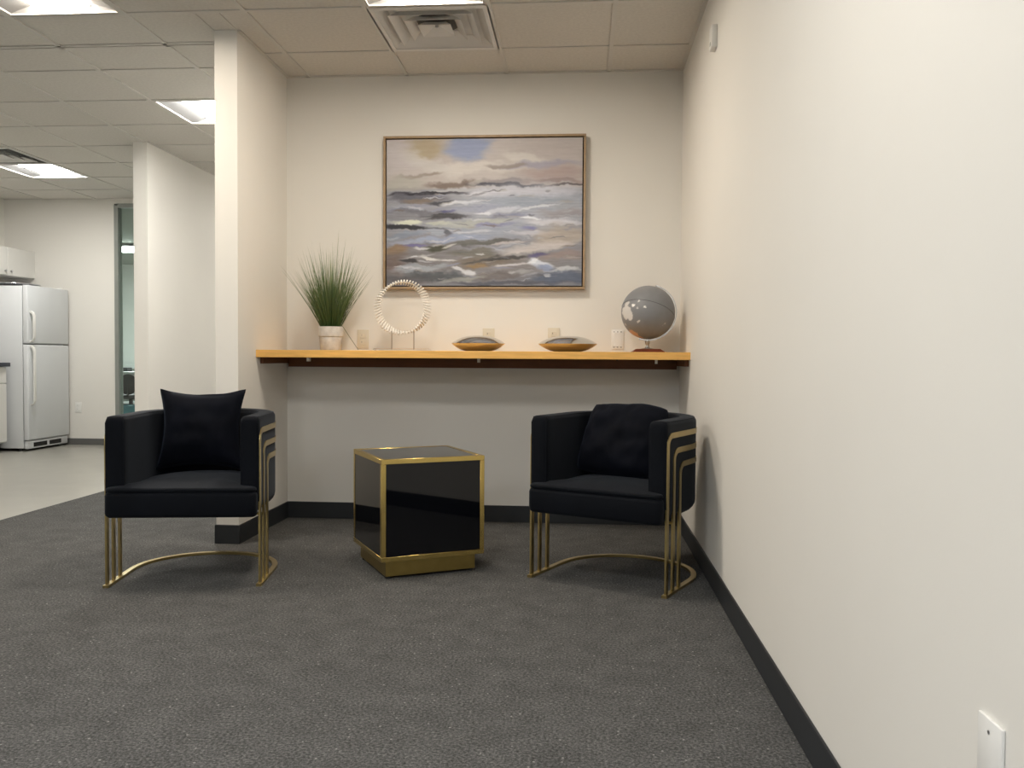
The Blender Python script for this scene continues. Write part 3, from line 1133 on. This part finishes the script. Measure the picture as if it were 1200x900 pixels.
px0, px1, pz0, pz1 = -1.203, 0.018, 1.416, 2.335
t = thing('painting', 'framed abstract seascape painting hanging over the shelf', 'painting', ((px0 + px1) / 2, D, pz0))
hw, hh = (px1 - px0) / 2, pz1 - pz0
fw, fd = 0.013, 0.052
for nm, d in (('frame_rail', (-hw, hw, -fd, 0, hh - fw, hh)), ('frame_rail', (-hw, hw, -fd, 0, 0, fw)),
              ('frame_stile', (-hw, -hw + fw, -fd, 0, fw, hh - fw)), ('frame_stile', (hw - fw, hw, -fd, 0, fw, hh - fw))):
    bx(nm, 'frame_oak', t, *d, r=0.001, seg=1)
bx('backing', 'frame_gap', t, -hw + fw, hw - fw, -0.014, -0.004, fw, hh - fw)
gw, gh = 360, 270
cg = painting_colors(gw, gh)
b = MB()
ex, ez = hw - fw - 0.007, fw + 0.007
xs_ = np.linspace(-ex, ex, gw)
zs_ = np.linspace(hh - ez, ez, gh)
b.v = [(float(x), -0.044, float(z)) for z in zs_ for x in xs_]
b.f = [(j * gw + i, (j + 1) * gw + i, (j + 1) * gw + i + 1, j * gw + i + 1) for j in range(gh - 1) for i in range(gw - 1)]
c4 = np.ones((gh * gw, 4))
c4[:, :3] = cg.reshape(-1, 3)
b.c = c4.tolist()
k0 = len(b.v)
# canvas edges and back so that the canvas has depth
rim = [(-ex, hh - ez), (ex, hh - ez), (ex, ez), (-ex, ez)]
b.v += [(x, -0.044, z) for x, z in rim] + [(x, -0.014, z) for x, z in rim]
b.c += [[0.25, 0.23, 0.21, 1]] * 8
for q in range(4):
    w = (q + 1) % 4
    b.f.append((k0 + q, k0 + w, k0 + 4 + w, k0 + 4 + q))
b.build('canvas', 'canvas_paint', t)


# ---- wall plates
def plate(name, label, cat, loc, rz, kind, m, group=None, w=0.072, h=0.116):
    t = thing(name, label, cat, loc, rz, group)
    bx('cover', m, t, -w / 2, w / 2, -0.006, 0, -h / 2, h / 2, r=0.002)
    if kind == 'duplex':
        for dz in (-0.021, 0.021):
            s = bx('socket', m, t, -0.017, 0.017, -0.0085, -0.006, dz - 0.0145, dz + 0.0145, r=0.001, seg=1)
            for dx in (-0.0065, 0.0065):
                bx('slot', 'dark_slot', s, dx - 0.0013, dx + 0.0013, -0.0090, -0.0085, dz - 0.001, dz + 0.008)
            MB().lathe([(0, 0), (0.0026, 0), (0.0026, 0.0006), (0, 0.0006)], 10).build('earth_hole', 'dark_slot', s)
            eh = s.children[-1]
            eh.location = (0, -0.0084, dz - 0.008)
            eh.rotation_euler = (PI / 2, 0, 0)
    elif kind == 'data':
        bx('insert', m, t, -0.022, 0.022, -0.0078, -0.006, -0.042, 0.042, r=0.0006, seg=1)
        for dz in (-0.046, 0.046):
            for dx in (-0.021, 0, 0.021):
                bx('slot', 'dark_slot', t, dx - 0.004, dx + 0.004, -0.0066, -0.0058, dz - 0.002, dz + 0.002)
    elif kind == 'blank':
        for dz in (-0.04, 0.04):
            MB().lathe([(0, 0), (0.003, 0), (0.003, 0.001), (0, 0.001)], 10).build('screw', 'steel', t)
            t.children[-1].location = (0, -0.006, dz)
            t.children[-1].rotation_euler = (PI / 2, 0, 0)
    return t


go = 'power outlets above the shelf'
plate('power_outlet', 'ivory power outlet on the wall between plant and white ring', 'outlet', (-1.338, D, 1.112), 0, 'duplex', 'ivory_plastic', go)
plate('power_outlet', 'ivory power outlet on the wall behind the left silver bowl', 'outlet', (-0.562, D, 1.124), 0, 'duplex', 'ivory_plastic', go)
plate('power_outlet', 'ivory power outlet on the wall behind the right silver bowl', 'outlet', (-0.166, D, 1.128), 0, 'duplex', 'ivory_plastic', go)
plate('data_plate', 'white data port plate on the wall beside the globe', 'outlet', (0.217, D, 1.117), 0, 'data', 'white_plastic')
plate('wall_plate', 'blank white plate low on the right wall in the corner', 'outlet', (XR, 1.268, 0.444), -PI / 2, 'blank', 'white_plastic')
plate('power_outlet', 'small white outlet on the kitchen wall beside the fridge', 'outlet', (-5.56, KY, 0.414), 0, 'duplex', 'white_plastic')
t = thing('wall_sensor', 'small white sensor box high on the right wall', 'sensor', (XR, 3.985, 2.435))
bx('housing', 'white_plastic', t, -0.026, 0, -0.036, 0.036, -0.05, 0.05, r=0.004)
bx('window', 'alu_frame', t, -0.0268, -0.0255, -0.012, 0.012, -0.035, -0.02)

# ---- bowls
def lens_bowl(name, label, x, y, w):
    R = w / 2
    prof = []
    hgt = 0.046
    n = 16
    # underside
    prof.append((0.0, 0.0))
    zc = 0.045
    for i in range(n + 1):
        s = i / n
        r = 0.055 + (R - 0.055) * s
        z = zc - zc * (1 - ((r - 0.055) / (R - 0.055)) ** 2.1)
        prof.append((r, z))
    for i in range(1, n + 1):
        s = 1 - i / n
        r = R * s
        z = zc + hgt * (1 - s ** 2.7)
        if r < 0.042:
            break
        prof.append((r, z))
    rimz = prof[-1][1]
    # small mouth and hollow inside
    for i in range(0, 7):
        a = i / 6
        prof.append((0.040 + 0.05 * math.sin(a * PI / 2) * (1 - a * 0.9), rimz - 0.003 - a * 0.06))
    prof.append((0.0, rimz - 0.064))
    o = MB().lathe(prof, 48).build(name, 'bowl_metal', None, 35)
    o.location = (x, y, SH1)
    return tag(o, label, 'bowl', 'silver lens shaped bowls on the shelf')


lens_bowl('metal_bowl', 'small shiny silver lens shaped bowl nearer the white ring', -0.592, 5.0, 0.312)
lens_bowl('metal_bowl', 'shiny silver lens shaped bowl nearer the globe', -0.078, 5.0, 0.342)

# ---- ring sculpture
t = thing('ring_sculpture', 'white ring of twisted slats on two pins', 'sculpture', (-1.037, 5.0, SH1))
RC, RZ = 0.147, 0.2505
sl = MB().rbox(-0.0038, 0.0038, -0.0075, 0.0075, -0.0225, 0.0225, 0.0015, 1).mesh('slat', 'slat_white', 40)
NS = 58
for i in range(NS):
    a = 2 * PI * i / NS
    rad = Vector((math.cos(a), 0, math.sin(a)))
    tan = Vector((-math.sin(a), 0, math.cos(a)))
    axi = Vector((0, -1, 0))
    tw = a - math.radians(200)
    lng = math.cos(tw) * rad + math.sin(tw) * axi
    lng = (lng + tan * 0.28).normalized()
    s2 = tan - lng * tan.dot(lng)
    s2.normalize()
    o = link('slat', sl, t)
    o.matrix_local = Matrix.Translation(rad * RC + Vector((0, 0, RZ))) @ Matrix((s2, lng.cross(s2), lng)).transposed().to_4x4()
MB().tube([(RC * math.cos(2 * PI * i / 64), 0, RZ + RC * math.sin(2 * PI * i / 64)) for i in range(64)], 0.004, 8, True).build('hoop', 'slat_white', t, 60)
for dx in (-0.062, 0.068):
    zt_ = RZ - math.sqrt(RC * RC - dx * dx)
    MB().tube([(dx, 0, 0.008), (dx, 0, zt_)], 0.0028, 8).build('pin', 'pin_metal', t, 60)
bx('base', 'acrylic', t, -0.16, 0.16, -0.05, 0.05, 0.0, 0.012, r=0.001, seg=1)


# ---- potted grass
t = thing('potted_grass', 'bushy green grass plant in a whitewashed pot', 'plant', (-1.475, 5.05, SH1))
b = MB()
b.lathe([(0.0, 0.0), (0.058, 0.0), (0.061, 0.004), (0.0665, 0.060), (0.068, 0.072), (0.0665, 0.078), (0.0725, 0.084), (0.074, 0.136), (0.072, 0.140),
         (0.066, 0.140), (0.064, 0.120), (0.0, 0.120)], 40)
b.build('pot', 'pot_white', t, 40)
b = MB()
b.lathe([(0.0, 0.128), (0.030, 0.128), (0.064, 0.121)], 24)
b.build('soil', 'soil', t, 40)
rnd = random.Random(21)
b = MB()


def blade(az, lean, length, w, curl, base_r, col0, col1, seg=7, kink=None):
    d = Vector((math.cos(az), math.sin(az), 0))
    p = d * base_r + Vector((0, 0, 0.122))
    ang_ = lean * 0.80
    side = Vector((-math.sin(az), math.cos(az), 0))
    tw = rnd.uniform(-1.2, 1.2)
    s_ = (side * math.cos(tw) + d * math.sin(tw))
    k = len(b.v)
    for i in range(seg + 1):
        u = i / seg
        ww = w * (1 - u ** 2.2) + 0.0003
        b.v.append(tuple(p - s_ * ww / 2))
        b.v.append(tuple(p + s_ * ww / 2))
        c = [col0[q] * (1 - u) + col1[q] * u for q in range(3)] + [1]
        b.c += [c, c]
        a2 = ang_ + (lean - ang_) * u + curl * u * u
        if kink and u > kink[0]:
            a2 = kink[1]
        p = p + (d * math.sin(a2) + Vector((0, 0, math.cos(a2)))) * length / seg
        if i < seg:
            b.f.append((k + 2 * i, k + 2 * i + 1, k + 2 * i + 3, k + 2 * i + 2))


for i in range(560):
    az = rnd.uniform(0, 2 * PI)
    r = rnd.random()
    lean = 0.03 + 0.68 * r ** 0.85
    # keep the tuft clear of the wing wall and the back wall
    ln = rnd.uniform(0.26, 0.50) * (1.0 - 0.16 * r)
    if i % 9 == 0:
        ln *= 1.12
    g_ = rnd.random()
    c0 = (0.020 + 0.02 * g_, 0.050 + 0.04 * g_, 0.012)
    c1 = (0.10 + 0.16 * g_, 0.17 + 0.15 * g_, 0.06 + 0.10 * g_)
    reach = ln * math.sin(lean)
    d = (math.cos(az), math.sin(az))
    if reach * d[1] > 0.16:
        ln *= 0.16 / (reach * d[1])
    if -reach * d[0] > 0.25:
        ln *= 0.25 / (-reach * d[0])
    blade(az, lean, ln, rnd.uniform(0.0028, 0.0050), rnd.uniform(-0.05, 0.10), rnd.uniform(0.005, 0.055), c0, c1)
# the tall pale spikes
for az, lean, ln in ((0.3, 0.07, 0.60), (2.0, 0.02, 0.47), (0.1, 0.16, 0.45), (-0.4, 0.13, 0.47)):
    blade(az, lean, ln, 0.012, 0.0, 0.01, (0.05, 0.12, 0.03), (0.42, 0.46, 0.30), 9)
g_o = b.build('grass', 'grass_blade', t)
g_o['kind'] = 'stuff'
b = MB()
b.tube([(0.045, -0.02, 0.130), (0.062, -0.025, 0.150), (0.082, -0.03, 0.138), (0.13, -0.04, 0.070), (0.178, -0.05, 0.005)], 0.0016, 6)
b.c = [[0.10, 0.11, 0.05, 1]] * len(b.v)
b.build('bent_stem', 'grass_blade', t, 60)

# ---- globe
GC = Vector((0.376, 5.0, 1.266))
GR = 0.1515
t = thing('desk_globe', 'grey desk globe with metal arm on a wooden base', 'globe', (GC.x, GC.y, SH1))
gz = GC.z - SH1
b = MB()
b.add([(-.088, -.088, 0), (.088, -.088, 0), (.088, .088, 0), (-.088, .088, 0), (-.088, -.088, .004), (.088, -.088, .004), (.088, .088, .004), (-.088, .088, .004),
       (-.066, -.066, .019), (.066, -.066, .019), (.066, .066, .019), (-.066, .066, .019)],
      [(3, 2, 1, 0), (0, 1, 5, 4), (1, 2, 6, 5), (2, 3, 7, 6), (3, 0, 4, 7), (4, 5, 9, 8), (5, 6, 10, 9), (6, 7, 11, 10), (7, 4, 8, 11), (8, 9, 10, 11)])
b.build('base', 'globe_base_wood', t)
# axis: leans to the right and away from the camera
nax = Vector((0.285, 0.05, 0.957)).normalized()
nline = Vector((0.25, 0.36, 0.90)).normalized()
mside = Vector((1, -0.10, 0.0))
mside = (mside - nax * mside.dot(nax)).normalized()
C0 = Vector((0, 0, gz))
arm = []
for i in range(25):
    a = -PI / 2 + PI * i / 24
    p = C0 + (nax * math.sin(a) + mside * math.cos(a)) * (GR + 0.0065)
    tn = (nax * math.cos(a) - mside * math.sin(a))
    rd = (p - C0).normalized()
    arm.append((p, rd, rd.cross(tn).normalized()))
MB().sweep(arm, [(-0.0025, -0.007), (0.003, -0.007), (0.003, 0.007), (-0.0025, 0.007)]).build('meridian_arm', 'globe_metal', t, 40)
low = min((f[0] for f in arm), key=lambda p: p.z)
b = MB()
b.lathe([(0.040, 0.019), (0.034, 0.022), (0.014, 0.026), (0.010, 0.034), (0.009, 0.044), (0.014, 0.052), (0.012, low.z + 0.004), (0.0, low.z + 0.004)], 24, low.x * 0.4, low.y * 0.4, 0)
b.build('stem', 'globe_metal', t, 40)
for s in (-1, 1):
    p0 = C0 + nax * s * (GR - 0.002)
    MB().tube([p0, p0 + nax * s * 0.013], 0.0055, 10).build('axis_pin', 'globe_metal', t, 40)
# printed ball
nu, nv = 180, 90
view = Vector((-GC.x, -GC.y, EYE - GC.z)).normalized()
vr = Vector((0, 0, 1)).cross(view).normalized() * 1.0
vu = view.cross(vr).normalized()


def face_dir(zx, zy):      # point of the ball as seen from the seating side, -1..1 across and up
    z = math.sqrt(max(0.0, 1 - zx * zx - zy * zy))
    return (vr * zx + vu * zy + view * z).normalized()


LAND = []   # direction, radius (rad), brightness colour, stretch
sea_c = np.array(srgb(128, 129, 132))
wht = np.array((0.62, 0.60, 0.58))
def zz(x, y):
    return face_dir((x - 535) / 285.0, (415 - y) / 285.0)
for x, y, r, c in ((318, 432, .22, wht), (300, 415, .24, wht), (342, 455, .16, wht), (305, 385, .12, wht), (335, 388, .09, wht), (325, 322, .08, wht), (380, 342, .06, (0.9, 0.88, 0.85)),
                   (300, 330, .07, wht), (440, 294, .035, wht), (500, 356, .045, (0.8, 0.78, 0.75)), (427, 368, .03, wht), (432, 512, .035, wht), (446, 497, .03, wht),
                   (710, 530, .04, (0.42, 0.41, 0.40)), (300, 540, .05, (0.5, 0.46, 0.42)), (690, 548, .03, (0.38, 0.37, 0.36)),
                   (385, 640, .22, np.array(srgb(206, 164, 142))), (440, 680, .22, np.array(srgb(196, 160, 140)))):
    LAND.append((zz(x, y), r, np.array(c)))
# far side continents, in rough shapes
e1 = nax.orthogonal().normalized()
e2 = nax.cross(e1)
rr = random.Random(5)
for lon, lat, r in ((200, 45, .5), (215, 20, .4), (190, 0, .35), (170, -15, .25), (260, 50, .45), (285, 40, .3), (150, 55, .4)):
    lo, la = math.radians(lon), math.radians(lat)
    dvec = (e1 * math.cos(lo) + e2 * math.sin(lo)) * math.cos(la) + nax * math.sin(la)
    if dvec.dot(view) < -0.45:
        LAND.append((dvec.normalized(), r * 0.7, wht))
b = MB()
for j in range(nv + 1):
    la = -PI / 2 + PI * j / nv
    for i in range(nu):
        lo = 2 * PI * i / nu
        d = (e1 * math.cos(lo) + e2 * math.sin(lo)) * math.cos(la) + nax * math.sin(la)
        b.v.append(tuple(C0 + d * GR))
        nz_ = noise.noise(d * 9.0) * 0.35 + noise.noise(d * 24.0) * 0.25
        c = sea_c * (1 + 0.05 * noise.noise(d * 5.0))
        for ld, r, lc in LAND:
            dd = d.angle(ld) if d.dot(ld) < 0.999999 else 0
            if dd < r * (1 + nz_):
                c = lc
        b.c.append([float(c[0]), float(c[1]), float(c[2]), 1])
for j in range(nv):
    for i in range(nu):
        q = (i + 1) % nu
        b.f.append((j * nu + i, j * nu + q, (j + 1) * nu + q, (j + 1) * nu + i))
b.build('ball', 'globe_print', t, 80)
f1 = nline.orthogonal().normalized()
f2 = nline.cross(f1)
MB().tube([C0 + (f1 * math.cos(2 * PI * i / 96) + f2 * math.sin(2 * PI * i / 96)) * (GR + 0.0002) for i in range(96)], 0.0011, 6, True).build('great_circle_line', 'globe_line', t, 60)  # thin dark great circle around the ball, tilted off its equator

# ---- fridge
t = thing('fridge', 'white top freezer fridge in the kitchen corner', 'fridge', (-5.645, 8.50, 0))
FW, FD, FH = 0.715, 0.70, 1.71
bx('cabinet', 'fridge_white', t, -FD, -0.062, 0, FW, 0.03, FH - 0.008, r=0.008)
zsp = 1.105
for nm, z0_, z1_ in (('freezer_door', zsp + 0.006, FH), ('fridge_door', 0.115, zsp - 0.006)):
    d = bx(nm, 'fridge_white', t, -0.055, 0.0, 0.0, FW, z0_, z1_, r=0.010, seg=3)
    bb = MB().box(-0.063, -0.054, 0.012, FW - 0.012, z0_ + 0.012, z1_ - 0.012)
    bb.build('gasket', 'fridge_gap', d)
    if nm == 'freezer_door':
        za, zc_ = z0_ + 0.02, z0_ + 0.33
    else:
        za, zc_ = z1_ - 0.62, z1_ - 0.012
    hb = MB()
    fr_ = []
    for dx, z in ((0.0, za), (0.03, za + 0.012), (0.042, za + 0.04), (0.042, zc_ - 0.05), (0.03, zc_ - 0.018), (0.0, zc_)):
        fr_.append((Vector((dx, 0.045, z)), Vector((0, 1, 0)), Vector((0.6, 0, 0.8))))
    hb.sweep(fr_, [(-0.016, -0.009), (0.016, -0.009), (0.016, 0.009), (-0.016, 0.009)])
    h_ = hb.build('handle', 'white_plastic', d, 40)
bx('grille', 'fridge_white', t, -0.055, -0.015, 0.015, FW - 0.015, 0.025, 0.105, r=0.004)
for y0_, y1_ in ((0.10, 0.33), (0.37, 0.58)):
    bx('vent_slot', 'dark_slot', t, -0.0165, -0.014, y0_, y1_, 0.040, 0.085)
bx('hinge_cover', 'white_plastic', t, -0.075, -0.02, FW - 0.09, FW - 0.02, FH - 0.006, FH + 0.016, r=0.004)
for fy in (0.05, FW - 0.05):
    for fx in (-0.12, -FD + 0.06):
        MB().lathe([(0.02, 0), (0.02, 0.03)], 12, fx, fy, 0).build('foot', 'foot_black', t)

t = thing('serving_tray', 'grey metal tray lying on top of the fridge', 'tray', (-6.02, 8.80, FH - 0.0075))
MB().lathe([(0, 0.0), (0.20, 0.0), (0.245, 0.030), (0.272, 0.034), (0.272, 0.038), (0.243, 0.035), (0.198, 0.005), (0, 0.005)], 40).build('dish', 'steel', t, 40)
MB().tube([(0.272 * math.cos(2 * PI * i / 40), 0.272 * math.sin(2 * PI * i / 40), 0.036) for i in range(40)], 0.004, 6, True).build('rim', 'chrome', t, 60)

# ---- upper cabinet over the fridge
t = thing('upper_cabinet', 'white wall cabinet hanging above the fridge', 'cabinet', (-6.05, 8.32, 1.835))
CW, CHh = KY - 8.32, 0.30
bx('carcass', 'cabinet_white', t, -0.35, -0.02, 0, CW, 0, CHh)
for y0_, y1_, ky in ((0.003, CW / 2 - 0.0015, CW / 2 - 0.045), (CW / 2 + 0.0015, CW - 0.003, CW / 2 + 0.045)):
    d = bx('door', 'cabinet_white', t, -0.02, 0.0, y0_, y1_, 0.003, CHh - 0.003, r=0.002, seg=1)
    kn = MB().lathe([(0.0, 0.026), (0.010, 0.025), (0.014, 0.018), (0.006, 0.010), (0.006, 0.0)], 14).build('knob', 'steel', d, 40)
    kn.location = (0, ky, 0.045)
    kn.rotation_euler = (0, PI / 2, 0)

# ---- base cabinet and counter beside the fridge
t = thing('base_cabinet', 'white kitchen base cabinet at the left edge', 'cabinet', (-5.83, 7.5, 0))
CL = 0.93
bx('carcass', 'cabinet_white', t, KX + 5.83 + 0.002, -0.02, 0, CL, 0.10, 0.875)
bx('toe_kick', 'rubber_base', t, KX + 5.83 + 0.002, -0.08, 0.0, CL, 0, 0.10)
for y0_, y1_ in ((0.003, CL / 2 - 0.002), (CL / 2 + 0.002, CL - 0.003)):
    d = bx('door', 'cabinet_white', t, -0.02, 0, y0_, y1_, 0.11, 0.70, r=0.002, seg=1)
    d2 = bx('drawer', 'cabinet_white', t, -0.02, 0, y0_, y1_, 0.708, 0.868, r=0.002, seg=1)
    for dd, z in ((d, 0.64), (d2, 0.79)):
        kn = MB().lathe([(0.0, 0.026), (0.010, 0.025), (0.014, 0.018), (0.006, 0.010), (0.006, 0.0)], 14).build('knob', 'steel', dd, 40)
        kn.location = (0, (y0_ + y1_) / 2, z)
        kn.rotation_euler = (0, PI / 2, 0)
o = bx('countertop', 'countertop', None, KX + 0.002, -5.80, 7.47, 8.45, 0.875, 0.915, r=0.003)
tag(o, 'dark blue black countertop on the kitchen base cabinet', 'countertop')

# ---- things in the office behind the glass
t = thing('office_light', 'long bright ceiling lamp seen through the glass partition', 'light', (-6.9, 13.2, H))
bx('housing', 'troffer_white', t, -0.6, 0.9, -0.30, 0.30, -0.05, 0.0)
bx('lens', 'lens_office', t, -0.58, 0.88, -0.28, 0.28, -0.07, -0.05)
t = thing('office_desk', 'pale desk behind the glass partition', 'desk', (-6.95, 12.9, 0))
bx('top', 'desk_white', t, -0.8, 0.8, -0.35, 0.35, 0.71, 0.74)
for dx in (-0.78, 0.74):
    bx('leg', 'desk_white', t, dx, dx + 0.04, -0.33, 0.33, 0, 0.71)
bx('modesty_panel', 'desk_white', t, -0.74, 0.74, 0.28, 0.30, 0.3, 0.71)
t = thing('shelf_unit', 'low pale shelf unit against the office wall', 'shelf', (-8.6, 15.7, 0))
for z in (0.10, 0.42, 0.74):
    bx('shelf', 'desk_white', t, -0.6, 0.6, -0.28, 0.28, z, z + 0.03)
for dx in (-0.6, 0.57):
    bx('upright', 'desk_white', t, dx, dx + 0.03, -0.28, 0.28, 0, 0.74)
o = bx('black_box', 'chair_black', None, -7.12, -6.94, 12.85, 13.0, 0.74, 0.80, r=0.006)
tag(o, 'small black box on the pale desk behind the glass', 'box')
t = thing('office_chair', 'black office chair behind the glass partition', 'chair', (-6.16, 11.5, 0))
MB().rbox(-0.2, 0.2, -0.2, 0.2, 0.40, 0.46, 0.028, 3).build('seat', 'chair_black', t, 50)
b = MB()
b.lathe([(0.0, -0.02), (0.12, -0.018), (0.14, 0.0), (0.12, 0.018), (0.0, 0.02)], 20)
bk = b.build('backrest', 'chair_black', t, 50)
bk.location = (0.06, -0.19, 0.60)
bk.rotation_euler = (PI / 2, 0, 0)
MB().tube([(0.06, -0.12, 0.43), (0.06, -0.2, 0.45), (0.06, -0.2, 0.6)], 0.012, 8).build('back_post', 'chair_black', t, 60)
MB().tube([(0, 0, 0.03), (0, 0, 0.43)], 0.025, 10).build('column', 'chair_black', t, 60)
for k in range(5):
    a = 2 * PI * k / 5 + 0.3
    MB().tube([(0, 0, 0.08), (0.26 * math.cos(a), 0.26 * math.sin(a), 0.02)], 0.018, 8).build('leg', 'chair_black', t, 60)
t = thing('waste_bin', 'blue bin behind the glass partition', 'bin', (-5.62, 10.4, 0))
MB().lathe([(0, 0), (0.12, 0), (0.15, 0.36), (0.157, 0.36), (0.157, 0.375), (0.143, 0.375), (0.115, 0.01), (0, 0.01)], 28).build('bucket', 'bin_blue', t, 40)
